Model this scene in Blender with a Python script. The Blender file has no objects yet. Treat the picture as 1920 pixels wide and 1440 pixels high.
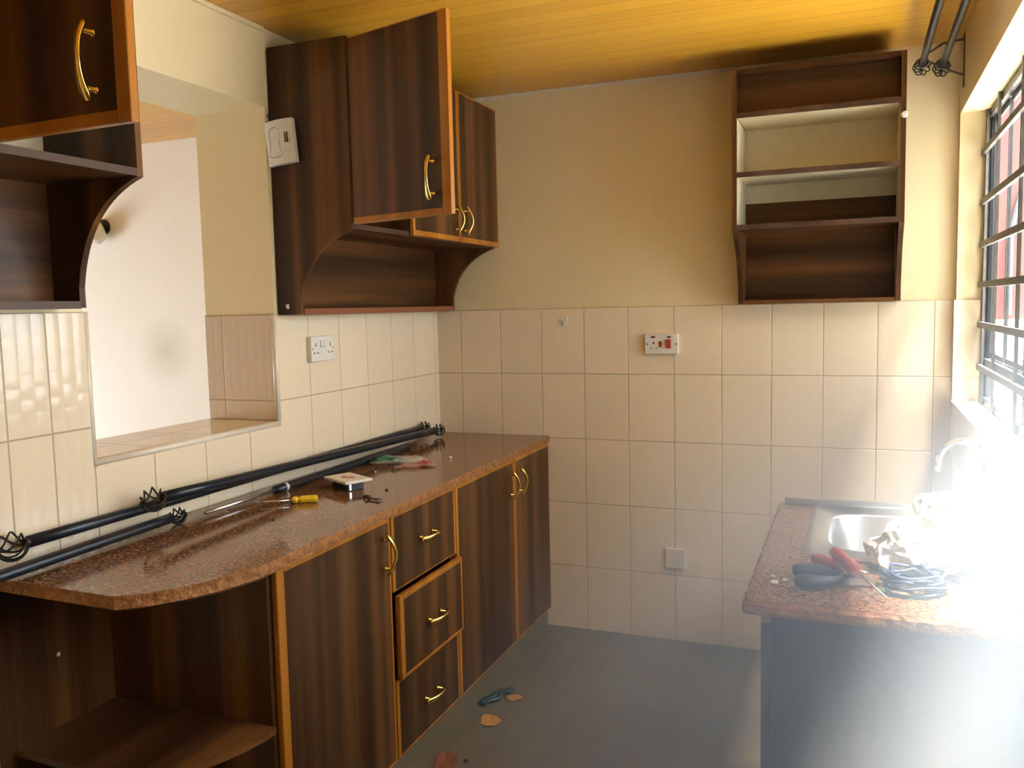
import bpy, bmesh, math, random
from mathutils import Vector, Matrix, noise
random.seed(7)
S = bpy.context.scene
C = S.collection
PI = math.pi

# ------------------------------------------------------------------ camera
CAM = Vector((1.9007, -3.7756, 1.5127)); YAW, PIT, ROL, FPX = -0.3817, -0.0892, -0.0230, 1620.88
fw = Vector((math.sin(YAW)*math.cos(PIT), math.cos(YAW)*math.cos(PIT), math.sin(PIT)))
rt = Vector((math.cos(YAW), -math.sin(YAW), 0)); up = rt.cross(fw)
r2 = rt*math.cos(ROL) + up*math.sin(ROL); u2 = up*math.cos(ROL) - rt*math.sin(ROL)
cd = bpy.data.cameras.new('camera'); co = bpy.data.objects.new('camera', cd); C.objects.link(co)
cd.sensor_width = 36; cd.lens = FPX/1920*36; cd.clip_start = .02
co.matrix_world = Matrix(((r2.x, u2.x, -fw.x, CAM.x), (r2.y, u2.y, -fw.y, CAM.y), (r2.z, u2.z, -fw.z, CAM.z), (0, 0, 0, 1)))
S.camera = co
# ------------------------------------------------------------------ world, sun, exposure
W = bpy.data.worlds.new('sky'); S.world = W; W.use_nodes = True
bg = W.node_tree.nodes['Background']; bg.inputs[0].default_value = (0.92, 0.96, 1.0, 1); bg.inputs[1].default_value = 8.5
sd = bpy.data.lights.new('sun', 'SUN'); sd.energy = 78; sd.angle = math.radians(12); sd.color = (1, .97, .91)
so = bpy.data.objects.new('sun', sd); C.objects.link(so); so.location = (8, -3, 9)
so.rotation_euler = Vector((-.265, .08, -.9)).to_track_quat('-Z', 'Y').to_euler()
S.view_settings.view_transform = 'Standard'; S.view_settings.look = 'None'; S.view_settings.gamma = 1
S.view_settings.use_curve_mapping = False; S.view_settings.exposure = 0.56
def portal(loc, d, sx, sy):
    l = bpy.data.lights.new('daylight_portal', 'AREA'); l.shape = 'RECTANGLE'; l.size = sx; l.size_y = sy
    l.cycles.is_portal = True
    o = bpy.data.objects.new('daylight_portal', l); C.objects.link(o); o.location = loc
    o.rotation_euler = Vector(d).to_track_quat('-Z', 'Z').to_euler()
portal((2.40, -1.57, 1.65), (-1, 0, 0), 3.06, 1.1)
portal((-4.26, -1.95, .6), (1, 0, 0), 2.9, 1.2)
S.cycles.max_bounces = 10; S.cycles.diffuse_bounces = 6; S.cycles.glossy_bounces = 4
S.cycles.transparent_max_bounces = 12; S.cycles.sample_clamp_indirect = 8
S.cycles.use_denoising = True

# ------------------------------------------------------------------ materials
class NT:
    def __init__(s, name):
        s.m = bpy.data.materials.new(name); s.m.use_nodes = True
        s.t = s.m.node_tree; s.b = s.t.nodes['Principled BSDF']
    def n(s, k, **kw):
        x = s.t.nodes.new('ShaderNode'+k)
        for a, v in kw.items(): setattr(x, a, v)
        return x
    def l(s, a, b): s.t.links.new(a, b)
    def math(s, op, a, b=None, c=None):
        x = s.n('Math', operation=op)
        for i, v in enumerate((a, b, c)):
            if v is None: continue
            if isinstance(v, (int, float)): x.inputs[i].default_value = v
            else: s.l(v, x.inputs[i])
        return x.outputs[0]
    def mix(s, f, a, b):
        x = s.n('Mix', data_type='RGBA')
        if isinstance(f, (int, float)): x.inputs[0].default_value = f
        else: s.l(f, x.inputs[0])
        for i, v in ((6, a), (7, b)):
            if isinstance(v, tuple): x.inputs[i].default_value = v+(1,) if len(v) == 3 else v
            else: s.l(v, x.inputs[i])
        return x.outputs[2]
    def ramp(s, f, stops):
        x = s.n('ValToRGB'); e = x.color_ramp.elements
        while len(e) < len(stops): e.new(.5)
        for q, (p, c) in zip(e, stops): q.position = p; q.color = c+(1,) if len(c) == 3 else c
        s.l(f, x.inputs[0]); return x.outputs[0]
    def pos(s, scale=(1, 1, 1), obj=False):
        if obj: o = s.n('TexCoord').outputs['Object']
        else: o = s.n('NewGeometry').outputs['Position']
        mp = s.n('Mapping'); mp.inputs['Scale'].default_value = scale; s.l(o, mp.inputs[0]); return mp.outputs[0]
    def noise(s, v, sc, det=3, rough=.5, out='Fac'):
        x = s.n('TexNoise'); x.inputs['Scale'].default_value = sc; x.inputs['Detail'].default_value = det
        x.inputs['Roughness'].default_value = rough; s.l(v, x.inputs['Vector']); return x.outputs[out]
    def bump(s, h, dist, st=1.0, nrm=None):
        x = s.n('Bump'); x.inputs['Distance'].default_value = dist; x.inputs['Strength'].default_value = st
        s.l(h, x.inputs['Height'])
        if nrm: s.l(nrm, x.inputs['Normal'])
        return x.outputs[0]
    def set(s, **kw):
        for k, v in kw.items():
            i = s.b.inputs[{'rough': 'Roughness', 'metal': 'Metallic', 'col': 'Base Color', 'coat': 'Coat Weight', 'nrm': 'Normal', 'trans': 'Transmission Weight', 'ior': 'IOR', 'alpha': 'Alpha', 'spec': 'Specular IOR Level', 'coatr': 'Coat Roughness'}[k]]
            if isinstance(v, (int, float)): i.default_value = v
            elif isinstance(v, tuple): i.default_value = v+(1,) if len(v) == 3 else v
            else: s.l(v, i)
        return s.m
def plain(name, col, rough=.5, metal=0, var=.08, sc=30, **kw):
    t = NT(name); f = t.noise(t.pos(obj=True), sc, 2)
    t.set(col=t.mix(f, tuple(c*(1-var) for c in col), tuple(min(1, c*(1+var)) for c in col)), rough=rough, metal=metal, **kw)
    return t.m
def wood(name, axis, dark, mid, light, rough=.40, sc=1.0):
    """laminate with long straight streaks along axis"""
    t = NT(name); k = [34*sc]*3; k['xyz'.index(axis)] = .7
    v = t.pos(tuple(k)); a = t.noise(v, .30, 2, .5); b = t.noise(v, 2.6, 4, .6)
    f = t.math('ADD', t.math('MULTIPLY', a, .84), t.math('MULTIPLY', b, .16))
    t.set(col=t.ramp(f, [(.38, dark), (.5, mid), (.64, light)]), rough=rough, spec=.2, coat=.03, coatr=.2,
          nrm=t.bump(b, .0004, .25)); return t.m
DK = (0.032, .0130, .0048); MD = (0.064, .026, .0085); LT = (.140, .057, .016)
M = {}
M['wood_z'] = wood('dark_walnut_laminate_upright', 'z', DK, MD, LT)
M['wood_y'] = wood('dark_walnut_laminate_along', 'y', DK, MD, LT)
M['wood_x'] = wood('dark_walnut_laminate_across', 'x', DK, MD, LT)
M['edge'] = wood('varnished_orange_lipping', 'z', (.27, .096, .010), (.34, .126, .014), (.42, .165, .020), .35)
M['edge_dark'] = wood('brown_edge_strip', 'y', (.050, .027, .017), (.070, .038, .024), (.095, .052, .033), .4)
M['edge_red'] = wood('reddish_bottom_rail', 'y', (.15, .05, .025), (.20, .07, .035), (.24, .09, .045), .4)
M['melamine'] = plain('cream_melamine_lining', (.66, .59, .40), .5)
# plaster
t = NT('cream_wall_paint'); v = t.pos(); f = t.noise(v, 1.3, 4, .6); g = t.noise(v, 60, 3)
t.set(col=t.mix(f, (.74, .62, .37), (.81, .69, .43)), rough=.45, nrm=t.bump(g, .0006, .4)); M['plaster'] = t.m
t = NT('pale_wall_paint_beyond'); v = t.pos(); f = t.noise(v, 2.2, 4, .6); g = t.noise(v, 40, 3)
d = t.n('VectorMath', operation='DISTANCE'); t.l(v, d.inputs[0]); d.inputs[1].default_value = (-1.8, .1, 1.3)
st = t.math('MULTIPLY', t.math('SUBTRACT', 1, t.math('MINIMUM', t.math('MULTIPLY', d.outputs['Value'], 4.5), 1)), f)
t.set(col=t.mix(t.math('MULTIPLY', st, .8), t.mix(f, (.78, .75, .70), (.84, .81, .76)), (.42, .36, .24)), rough=.7, nrm=t.bump(g, .0006, .3)); M['plaster2'] = t.m
def ceil_mat():
    t = NT('varnished_pine_ceiling_boards'); geo = t.n('NewGeometry'); sp = t.n('SeparateXYZ'); t.l(geo.outputs['Position'], sp.inputs[0])
    y = sp.outputs[1]; k = t.math('MULTIPLY', y, 1/.088); fr = t.math('FRACT', k); idx = t.math('FLOOR', k)
    groove = t.math('LESS_THAN', t.math('ABSOLUTE', t.math('SUBTRACT', fr, .5)), .475)
    wn = t.n('TexWhiteNoise', noise_dimensions='1D'); t.l(idx, wn.inputs['W'])
    v = t.pos((1.2, 45, 1)); g = t.noise(v, 1.5, 4, .6); gf = t.math('ADD', t.math('MULTIPLY', g, .65), t.math('MULTIPLY', wn.outputs[0], .35))
    c = t.ramp(gf, [(.25, (.52, .25, .02)), (.5, (.62, .32, .028)), (.8, (.70, .38, .04))])
    c = t.mix(groove, t.mix(.5, c, (.2, .075, .01)), c)
    t.set(col=c, rough=.34, coat=.3, coatr=.2, nrm=t.bump(groove, .003, .6)); return t.m
M['ceiling'] = ceil_mat()
def tile_mat(name, ax, u0, du, v0, dv, relief=1.0, col=(.78, .655, .47), grout=(.50, .39, .24), gw=.0022, ua=.046, vb=.067):
    t = NT(name); geo = t.n('NewGeometry'); sp = t.n('SeparateXYZ'); t.l(geo.outputs['Position'], sp.inputs[0])
    A = {'x': 0, 'y': 1, 'z': 2}
    def line(c, o, d):
        fr = t.math('FRACT', t.math('MULTIPLY', t.math('SUBTRACT', c, o), 1/d))
        return t.math('MINIMUM', fr, t.math('SUBTRACT', 1, fr))
    u, v = sp.outputs[A[ax[0]]], sp.outputs[A[ax[1]]]
    du_ = t.math('MULTIPLY', line(u, u0, du), du); dv_ = t.math('MULTIPLY', line(v, v0, dv), dv)
    dmin = t.math('MINIMUM', du_, dv_)
    body = t.math('MINIMUM', t.math('MULTIPLY', t.math('MAXIMUM', t.math('SUBTRACT', dmin, gw*.5), 0), 1/.0015), 1)
    wn = t.noise(t.pos(), 5, 3); fine = t.noise(t.pos(), 1.7, 3)
    ic = t.n('CombineXYZ'); t.l(t.math('FLOOR', t.math('MULTIPLY', t.math('SUBTRACT', u, u0), 1/du)), ic.inputs[0]); t.l(t.math('FLOOR', t.math('MULTIPLY', t.math('SUBTRACT', v, v0), 1/dv)), ic.inputs[1])
    w = t.n('TexWhiteNoise', noise_dimensions='3D'); t.l(ic.outputs[0], w.inputs['Vector'])
    c = t.mix(t.math('ADD', t.math('MULTIPLY', fine, .6), t.math('MULTIPLY', w.outputs[0], .4)), tuple(x*.95 for x in col), tuple(min(1, x*1.05) for x in col))
    # staggered vertical lens relief
    ku = t.math('MULTIPLY', t.math('SUBTRACT', u, u0), 1/ua); par = t.math('MULTIPLY', t.math('MODULO', t.math('ADD', t.math('FLOOR', ku), 200), 2), .5)
    fu = t.math('SUBTRACT', t.math('MULTIPLY', t.math('FRACT', ku), 2), 1)
    fv = t.math('SUBTRACT', t.math('MULTIPLY', t.math('FRACT', t.math('ADD', t.math('MULTIPLY', t.math('SUBTRACT', v, v0), 1/vb), par)), 2), 1)
    rel = t.math('SUBTRACT', 1, t.math('ADD', t.math('MULTIPLY', t.math('MULTIPLY', fu, fu), .6), t.math('MULTIPLY', t.math('MULTIPLY', fv, fv), .4)))
    h = t.math('ADD', t.math('MULTIPLY', rel, .22*relief), t.math('MULTIPLY', wn, .10))
    h = t.math('MULTIPLY', h, body)
    h2 = t.math('ADD', h, body)
    t.set(col=t.mix(body, grout, c), rough=t.math('ADD', t.math('MULTIPLY', body, -.62), .75), nrm=t.bump(h2, .0016, .8)); return t.m
M['tile_back'] = tile_mat('cream_relief_tiles_back', 'xz', .1308, .2047, 0, .3)
M['tile_left_r'] = tile_mat('cream_relief_tiles_left', 'yz', -.2533, .2047, 0, .3)
M['tile_under'] = tile_mat('cream_relief_tiles_under_sill', 'yz', -1.43, .2135, 1.118, .6, .6)
M['tile_left_l'] = tile_mat('cream_relief_tiles_far_left', 'yz', -2.068, .124, 1.217, .308, 4, ua=.041, vb=.062)
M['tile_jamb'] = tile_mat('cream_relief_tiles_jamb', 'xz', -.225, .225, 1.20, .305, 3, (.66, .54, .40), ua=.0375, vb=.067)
M['tile_jamb_r'] = tile_mat('cream_relief_tiles_window_reveal', 'yz', 0, .2, 0, .3, .4)
M['tile_ledge'] = tile_mat('cream_ledge_tiles', 'yx', -1.61, .23, -.16, .5, .2, (.72, .60, .42))
M['ceramic'] = plain('glazed_cream_trim', (.74, .66, .52), .15)
def floor_mat():
    t = NT('grey_plank_floor_tiles'); geo = t.n('NewGeometry'); sp = t.n('SeparateXYZ'); t.l(geo.outputs['Position'], sp.inputs[0])
    x, y = sp.outputs[0], sp.outputs[1]; kx = t.math('MULTIPLY', t.math('SUBTRACT', x, .603), 1/.3135); col = t.math('FLOOR', kx)
    off = t.math('MULTIPLY', t.math('MODULO', t.math('ADD', col, 20), 2), .33)
    ky = t.math('MULTIPLY', t.math('ADD', t.math('ADD', y, .35), off), 1/.62)
    def dd(k, s): fr = t.math('FRACT', k); return t.math('MULTIPLY', t.math('MINIMUM', fr, t.math('SUBTRACT', 1, fr)), s)
    dm = t.math('MINIMUM', dd(kx, .3135), dd(ky, .62)); body = t.math('GREATER_THAN', dm, .0022)
    ic = t.n('CombineXYZ'); t.l(col, ic.inputs[0]); t.l(t.math('FLOOR', ky), ic.inputs[1])
    w = t.n('TexWhiteNoise', noise_dimensions='3D'); t.l(ic.outputs[0], w.inputs['Vector'])
    g = t.noise(t.pos((9, 1.6, 1)), 1.6, 4, .6)
    c = t.ramp(t.math('ADD', t.math('MULTIPLY', g, .75), t.math('MULTIPLY', w.outputs[0], .25)), [(.25, (.115, .092, .055)), (.55, (.155, .126, .078)), (.8, (.19, .16, .10))])
    t.set(col=t.mix(body, (.14, .11, .08), c), rough=.4, nrm=t.bump(body, .001, .5)); return t.m
M['floor'] = floor_mat()
def granite(name, k=1.0, q=1.0):
    t = NT(name); v = t.pos(); a = t.noise(v, 110*q, 4, .65); b = t.noise(v, 260*q, 3, .6); vo = t.n('TexVoronoi'); vo.inputs['Scale'].default_value = 240*q; t.l(v, vo.inputs['Vector'])
    c = t.ramp(a, [(.34, (.045*k, .022*k, .010*k)), (.46, (.14*k, .062*k, .024*k)), (.55, (.22*k, .105*k, .042*k)), (.68, (.32*k, .17*k, .08*k))])
    c = t.mix(t.math('LESS_THAN', vo.outputs['Distance'], .22), c, t.mix(b, (.015, .010, .008), (.26*k, .10*k, .03*k)))
    return t, c, b
t, c, b = granite('polished_brown_granite'); M['granite'] = t.set(col=c, rough=.10, spec=.35)
t, c, b = granite('rough_granite_edge', 1.35, .5); M['granite_edge'] = t.set(spec=.2, col=t.mix(.45, c, (.34, .13, .03)), rough=.5, nrm=t.bump(b, .006, .9))
M['brass'] = plain('polished_brass', (.76, .54, .14), .24, 1, .05)
M['steel'] = plain('stainless_steel', (.62, .63, .64), .28, 1, .05, 8)
M['chrome'] = plain('chrome', (.85, .86, .88), .06, 1, .01)
M['white_plastic'] = plain('white_plastic', (.70, .68, .60), .3)
M['ivory_plastic'] = plain('ivory_plastic', (.66, .60, .48), .3)
M['dark_slot'] = plain('dark_slot', (.03, .022, .016), .6)
M['grey_line'] = plain('grey_groove', (.30, .27, .22), .6)
M['red_plastic'] = plain('red_plastic', (.36, .045, .03), .3)
M['dark_red'] = plain('dark_red_lens', (.11, .025, .02), .3)
M['black_metal'] = plain('black_painted_rod', (.018, .022, .030), .28, .3)
M['black_rubber'] = plain('black_rubber', (.02, .024, .03), .5)
M['bronze_black'] = plain('blackened_wire', (.025, .022, .02), .4, .5)
M['white_paint'] = plain('white_paint', (.75, .72, .66), .5)
M['yellow'] = plain('yellow_clear_plastic', (.72, .48, .02), .15)
M['window_steel'] = plain('grey_black_window_steel', (.05, .052, .055), .45, .2, .3, 25)
M['grille'] = plain('brown_grey_steel_bar', (.09, .08, .07), .5, .2, .4, 30)
t = NT('window_glass'); gl = t.n('BsdfGlossy'); gl.inputs['Roughness'].default_value = .02; tr = t.n('BsdfTransparent'); tr.inputs[0].default_value = (.93, .95, .96, 1)
mx = t.n('MixShader'); mx.inputs[0].default_value = .06; t.l(tr.outputs[0], mx.inputs[1]); t.l(gl.outputs[0], mx.inputs[2]); t.l(mx.outputs[0], t.t.nodes['Material Output'].inputs[0]); M['glass'] = t.m
M['red_wall'] = plain('red_painted_render', (.10, .026, .021), .8, 0, .15, 3)
M['dark_wall'] = plain('dark_brown_render', (.06, .05, .045), .9, 0, .1, 3)  # kept dark so the added wall bounces little light to the window corner
M['white_wall'] = plain('white_painted_render', (.80, .78, .74), .8, 0, .06, 3)
M['concrete'] = plain('pale_concrete', (.50, .48, .44), .9, 0, .15, 2)
M['orange_paper'] = plain('orange_paper', (.50, .24, .03), .7)
M['rust_paper'] = plain('rust_red_paper', (.22, .06, .015), .7)
M['blue_foil'] = plain('blue_silver_foil', (.03, .055, .075), .3, .5, .9, 60)
M['twig'] = plain('dark_brown_scrap', (.035, .012, .008), .5)
M['crumb'] = plain('stone_crumb', (.55, .50, .42), .8)
M['blue_cable'] = plain('blue_black_cable', (.03, .05, .10), .4)
M['green_plastic'] = plain('green_print_plastic', (.02, .12, .05), .3)
def film(name, col, al):
    t = NT(name); g = t.noise(t.pos(), 60, 3); t.set(col=col, rough=.18, alpha=al, nrm=t.bump(g, .002, .6)); return t.m
M['clear_film'] = film('clear_film', (.75, .72, .65), .28)
M['pink_film'] = film('pink_film', (.65, .25, .18), .4)
M['bag_film'] = film('white_bag_film', (.85, .84, .80), .88)

# ------------------------------------------------------------------ mesh helpers
LOC = {}
class MB:
    def __init__(s): s.v = []; s.f = []; s.mi = []; s.m = 0
    def add(s, vs, fs, mi=None):
        o = len(s.v); s.v += [Vector(p) for p in vs]; s.f += [[i+o for i in f] for f in fs]; s.mi += [s.m if mi is None else mi]*len(fs); return s
    def box(s, x0, x1, y0, y1, z0, z1, T=None):
        vs = [Vector((x, y, z)) for x in (x0, x1) for y in (y0, y1) for z in (z0, z1)]
        if T: vs = [T(p) for p in vs]
        return s.add(vs, [(0, 1, 3, 2), (4, 6, 7, 5), (0, 4, 5, 1), (2, 3, 7, 6), (0, 2, 6, 4), (1, 5, 7, 3)])
    def prism(s, poly, fn, a, b):
        """poly: 2-D points; fn(p, t) -> 3-D"""
        n = len(poly); vs = [fn(p, a) for p in poly]+[fn(p, b) for p in poly]
        return s.add(vs, [list(range(n))[::-1], list(range(n, 2*n))]+[(i, (i+1) % n, (i+1) % n+n, i+n) for i in range(n)])
    def tube(s, path, r, n=10, cap=True, flat=None):
        P = [Vector(p) for p in path]; vs = []; fs = []; prev = None
        for i, p in enumerate(P):
            d = (P[min(i+1, len(P)-1)]-P[max(i-1, 0)]).normalized()
            if prev is None: prev = d.orthogonal().normalized()
            a = (prev-d*prev.dot(d)).normalized(); b = d.cross(a); prev = a
            rr = r[i] if isinstance(r, (list, tuple)) else r
            for k in range(n): vs.append(p+(a*math.cos(2*PI*k/n)+b*math.sin(2*PI*k/n))*rr)
        for i in range(len(P)-1):
            for k in range(n): fs.append((i*n+k, i*n+(k+1) % n, (i+1)*n+(k+1) % n, (i+1)*n+k))
        if cap: fs += [list(range(n))[::-1], list(range((len(P)-1)*n, len(P)*n))]
        return s.add(vs, fs)
    def lathe(s, prof, c, ax, n=20):
        ax = Vector(ax).normalized(); a = ax.orthogonal().normalized(); b = ax.cross(a); c = Vector(c); vs = []; fs = []
        for r, h in prof:
            for k in range(n): vs.append(c+ax*h+(a*math.cos(2*PI*k/n)+b*math.sin(2*PI*k/n))*max(r, 1e-5))
        for i in range(len(prof)-1):
            for k in range(n): fs.append((i*n+k, i*n+(k+1) % n, (i+1)*n+(k+1) % n, (i+1)*n+k))
        fs += [list(range(n))[::-1], list(range((len(prof)-1)*n, len(prof)*n))]
        return s.add(vs, fs)
    def build(s, name, mats, parent=None, bevel=0, smooth=False, kind=None):
        me = bpy.data.meshes.new(name); mn = Vector([min(p[i] for p in s.v) for i in range(3)]); mxx = Vector([max(p[i] for p in s.v) for i in range(3)])
        c = (mn+mxx)/2; c.z = mn.z
        me.from_pydata([p-c for p in s.v], [], s.f)
        if not isinstance(mats, (list, tuple)): mats = [mats]
        for m in mats: me.materials.append(M[m])
        for p, i in zip(me.polygons, s.mi): p.material_index = i; p.use_smooth = smooth
        bm = bmesh.new(); bm.from_mesh(me); bmesh.ops.recalc_face_normals(bm, faces=bm.faces); bm.to_mesh(me); bm.free()
        o = bpy.data.objects.new(name, me); C.objects.link(o); LOC[o.name] = c
        o.location = c-(LOC[parent.name] if parent else Vector((0, 0, 0)))
        if parent: o.parent = parent
        if bevel:
            b = o.modifiers.new('bevel', 'BEVEL'); b.width = bevel; b.segments = 2; b.limit_method = 'ANGLE'; b.angle_limit = math.radians(40)
        if kind: o['kind'] = kind
        return o
def B(*a): return MB().box(*a)
def empty(name, loc, label=None, cat=None, group=None, kind=None):
    o = bpy.data.objects.new(name, None); C.objects.link(o); o.location = loc; LOC[o.name] = Vector(loc); o.empty_display_size = .05
    return tag(o, label, cat, group, kind)
def tag(o, label=None, cat=None, group=None, kind=None):
    if label: o['label'] = label
    if cat: o['category'] = cat
    if group: o['group'] = group
    if kind: o['kind'] = kind
    return o
def bez(a, b, c, n=12): a, b, c = Vector(a), Vector(b), Vector(c); return [a*(1-t)**2+b*2*t*(1-t)+c*t*t for t in [i/n for i in range(n+1)]]

# ------------------------------------------------------------------ the room shell
H = 2.48
B(-.3, 2.38, -4.8, 0, -.1, 0).build('floor', 'floor', kind='structure')
B(0, 2.35, -4.8, 0, H, H+.1).build('ceiling', 'ceiling', kind='structure')
wb = B(-.3, 2.38, 0, .1, 0, H).build('wall_back', 'plaster', kind='structure')
B(.0, 2.25, -.008, 0, 0, 1.5).build('tile_panel', 'tile_back', wb)
# left wall with the serving opening
OY0, OY1, OZ0, OZ1 = -2.07, -1.262, 1.12, 2.215
m = MB(); m.box(-.3, 0, -4.8, OY0, 0, H); m.box(-.3, 0, OY1, .0, 0, H); m.box(-.3, 0, OY0, OY1, 0, OZ0); m.box(-.3, 0, OY0, OY1, OZ1, H)
wl = m.build('wall_left', 'plaster', kind='structure')
B(0, .006, OY1, -.008, .9, 1.5).build('tile_panel', 'tile_left_r', wl)
B(0, .006, OY0+.008, OY1, .9, OZ0-.004).build('tile_panel', 'tile_under', wl)
B(0, .006, -3.2, OY0+.008, .9, 1.525).build('tile_panel', 'tile_left_l', wl)
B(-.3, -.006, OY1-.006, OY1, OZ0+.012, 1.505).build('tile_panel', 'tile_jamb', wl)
B(-.302, -.0, OY0, OY1-.006, OZ0-.001, OZ0+.010).build('ledge_tiles', 'tile_ledge', wl)
MB().tube([(-.002, OY0, OZ0), (-.002, OY1, OZ0)], .0115, 12).build('ledge_trim', 'ceramic', wl, smooth=True)
MB().tube([(-.002, OY1-.001, OZ0+.01), (-.002, OY1-.001, 1.505)], .0105, 12).build('corner_trim', 'ceramic', wl, smooth=True)
MB().tube([(-.002, OY0+.004, OZ0-.01), (-.002, OY0+.004, 1.525)], .0105, 12).build('corner_trim', 'ceramic', wl, smooth=True)
# right wall with the window opening
WY0, WY1, WZ0, WZ1, WX = -3.1, -.04, 1.10, 2.20, 2.25
m = MB(); m.box(WX, WX+.13, -4.8, WY0, 0, H); m.box(WX, WX+.13, WY1, 0, 0, H); m.box(WX, WX+.13, WY0, WY1, 0, WZ0); m.box(WX, WX+.13, WY0, WY1, WZ1, H)
wr = m.build('wall_right', 'plaster', kind='structure')
m = MB(); m.box(WX-.008, WX, -3.6, -.008, .9, WZ0); m.box(WX-.008, WX, WY1-.004, -.008, WZ0, 1.5); m.box(WX-.008, WX+.085, WY1-.008, WY1, WZ0, 1.5)
m.build('tile_panel', 'tile_jamb_r', wr)
m = MB(); m.box(WX-.012, WX+.075, WY0, WY1-.008, WZ0, WZ0+.012); m.build('window_sill', 'ceramic', wr)
# wall behind the camera, with the door opening
B(0, 2.25, -4.8, -4.7, 0, H).build('wall_front', 'plaster', kind='structure')
# the room beyond the opening
B(-4.2, -.3, .1, .2, 0, H).build('wall_beyond_back', 'plaster2', kind='structure')
m = MB(); m.box(-4.3, -4.2, -4.1, -3.4, 0, H); m.box(-4.3, -4.2, -.5, .2, 0, H); m.box(-4.3, -4.2, -3.4, -.5, 1.2, H)  # unseen low opening, shaped to send light onto the lower far wall
m.build('wall_beyond_left', 'plaster2', kind='structure')
B(-4.2, -.3, -4.1, -4.0, 0, H).build('wall_beyond_front', 'plaster2', kind='structure')
B(-4.3, -.3, -4.1, .2, -.1, 0).build('floor_beyond', 'floor', kind='structure')
B(-4.3, -.3, -4.1, .2, H, H+.1).build('ceiling_beyond', 'ceiling', kind='structure')
# cornice strips and skirting
B(0, .014, -4.7, -1.26, H-.016, H).build('trim_1', 'plaster', bevel=.004, kind='structure')
m = MB(); N = 40
for i in range(N):
    x0 = .02+i*(1.42-.02)/N; m.box(x0, x0+(1.42-.02)/N+.001, -.006-random.random()*.005, 0, H-.008-random.random()*.008, H)
m.build('trim_2', 'white_paint', kind='structure')
m = MB(); m.box(.53, .546, -2.05, -.008, 0, .085); m.build('baseboard_left', 'floor', kind='structure')

# window: steel frame, panes and burglar bars
win = empty('window_1', (2.36, -1.22, WZ0), kind='structure')
m = MB()
YV = [WY1-.012, -.40, -.86, -1.32, -1.78, -2.24, -2.70, WY0+.012]
for y in (YV[0], YV[-1], -.86, -1.78, -2.70): m.box(2.354, 2.364, y-.012, y+.012, WZ0, WZ1)
m.box(2.336, 2.378, WY1-.014, WY1, WZ0, WZ1)  # wide dark plate over the reveal end, standing in for its shade
for z in (WZ0+.014, 1.262, WZ1-.014): m.box(2.345, 2.375, WY0, WY1, z-.014, z+.014)
m.build('window_frame', 'window_steel', win)
for i in range(7):
    y0, y1 = YV[i+1], YV[i]
    m = MB()
    for (a, b) in ((1.28, WZ1-.03),):
        m.box(2.366, 2.372, y0+.014, y0+.026, a, b); m.box(2.366, 2.372, y1-.026, y1-.014, a, b)
        for z in (a, b-.018): m.box(2.366, 2.372, y0+.026, y1-.026, z, z+.018)
    m.build('casement', 'window_steel', win)
    B(2.3725, 2.3755, y0+.02, y1-.02, WZ0+.02, WZ1-.02).build('glass_pane', 'glass', win)
for z in (1.244, 1.405, 1.555, 1.704, 1.862, 2.047): B(2.322, 2.334, WY0, WY1-.002, z-.011, z+.011).build('grille_bar', 'grille', win)
for y in (-.075, -.36, -.83, -1.30, -1.77, -2.24, -2.71): B(2.334, 2.343, y-.009, y+.009, WZ0, WZ1).build('grille_bar', 'grille', win)

# ------------------------------------------------------------------ outside
B(2.46, 6.5, -3.5, -3.3, -.3, 3.2).build('wall_light_blocker', 'dark_wall', kind='structure')  # unseen wall added to keep grazing sky light off the back wall corner
B(2.46, 2.63, 1.9, 2.1, -.3, 3.2).build('wall_outside_return', 'dark_wall', kind='structure')
tag(B(2.38, 14, -12, 14, -.4, -.3).build('ground', 'concrete'), kind='structure')
nb = empty('neighbouring_house', (6, 9, -.3), 'neighbouring house with a red painted wall above a white base, seen through the window', 'house')
B(3.2, 9, 7, 10, 1.25, 5.2).build('wall', 'red_wall', nb); B(3.15, 9, 6.95, 10, -.3, 1.25).build('plinth', 'white_wall', nb)
B(2.9, 9.2, 6.8, 10.2, 5.2, 5.35).build('roof_slab', 'white_wall', nb)
MB().tube([(3.42, 6.97, 1.3), (3.42, 6.97, 2.2), (3.5, 6.97, 2.6)], .03, 8).build('drain_pipe', 'window_steel', nb)

# ------------------------------------------------------------------ handles and doors
def handle(parent, T, c, L=.13, vert=True, name='handle'):
    """arched brass bow; T(u, n, z) -> world, c=(u, z) centre"""
    m = MB(); K = 22; vs = []; fs = []
    for i in range(K+1):
        s = -1+2*i/K; a = s*L/2; n = .040-.024*s*s
        wdt = .0048+.0078*abs(s)**1.8; wdt *= 1-max(0, (abs(s)-.86)/.14)*.55; th = .0028
        side = .004*math.cos(PI*s)
        for q in ((-wdt, -th), (0, -th*1.3), (wdt, -th), (wdt, th), (0, th*1.6), (-wdt, th)):
            p = (c[0]+q[0]+side, n+q[1], c[1]+a) if vert else (c[0]+a, n+q[1], c[1]+q[0]+side)
            vs.append(T(*p))
    for i in range(K):
        for k in range(6): fs.append((i*6+k, i*6+(k+1) % 6, (i+1)*6+(k+1) % 6, (i+1)*6+k))
    fs += [(0, 1, 2, 3, 4, 5), tuple(range(K*6, K*6+6))]
    m.add(vs, fs)
    for s in (-.7, .7):
        a = s*L/2
        u, z = (c[0], c[1]+a) if vert else (c[0]+a, c[1])
        m.tube([T(u, .0, z), T(u, .004, z), T(u, .005, z), T(u, .0275, z)], [.0065, .0065, .004, .004], 10)
    return m.build(name, 'brass', parent, smooth=True)
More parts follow.
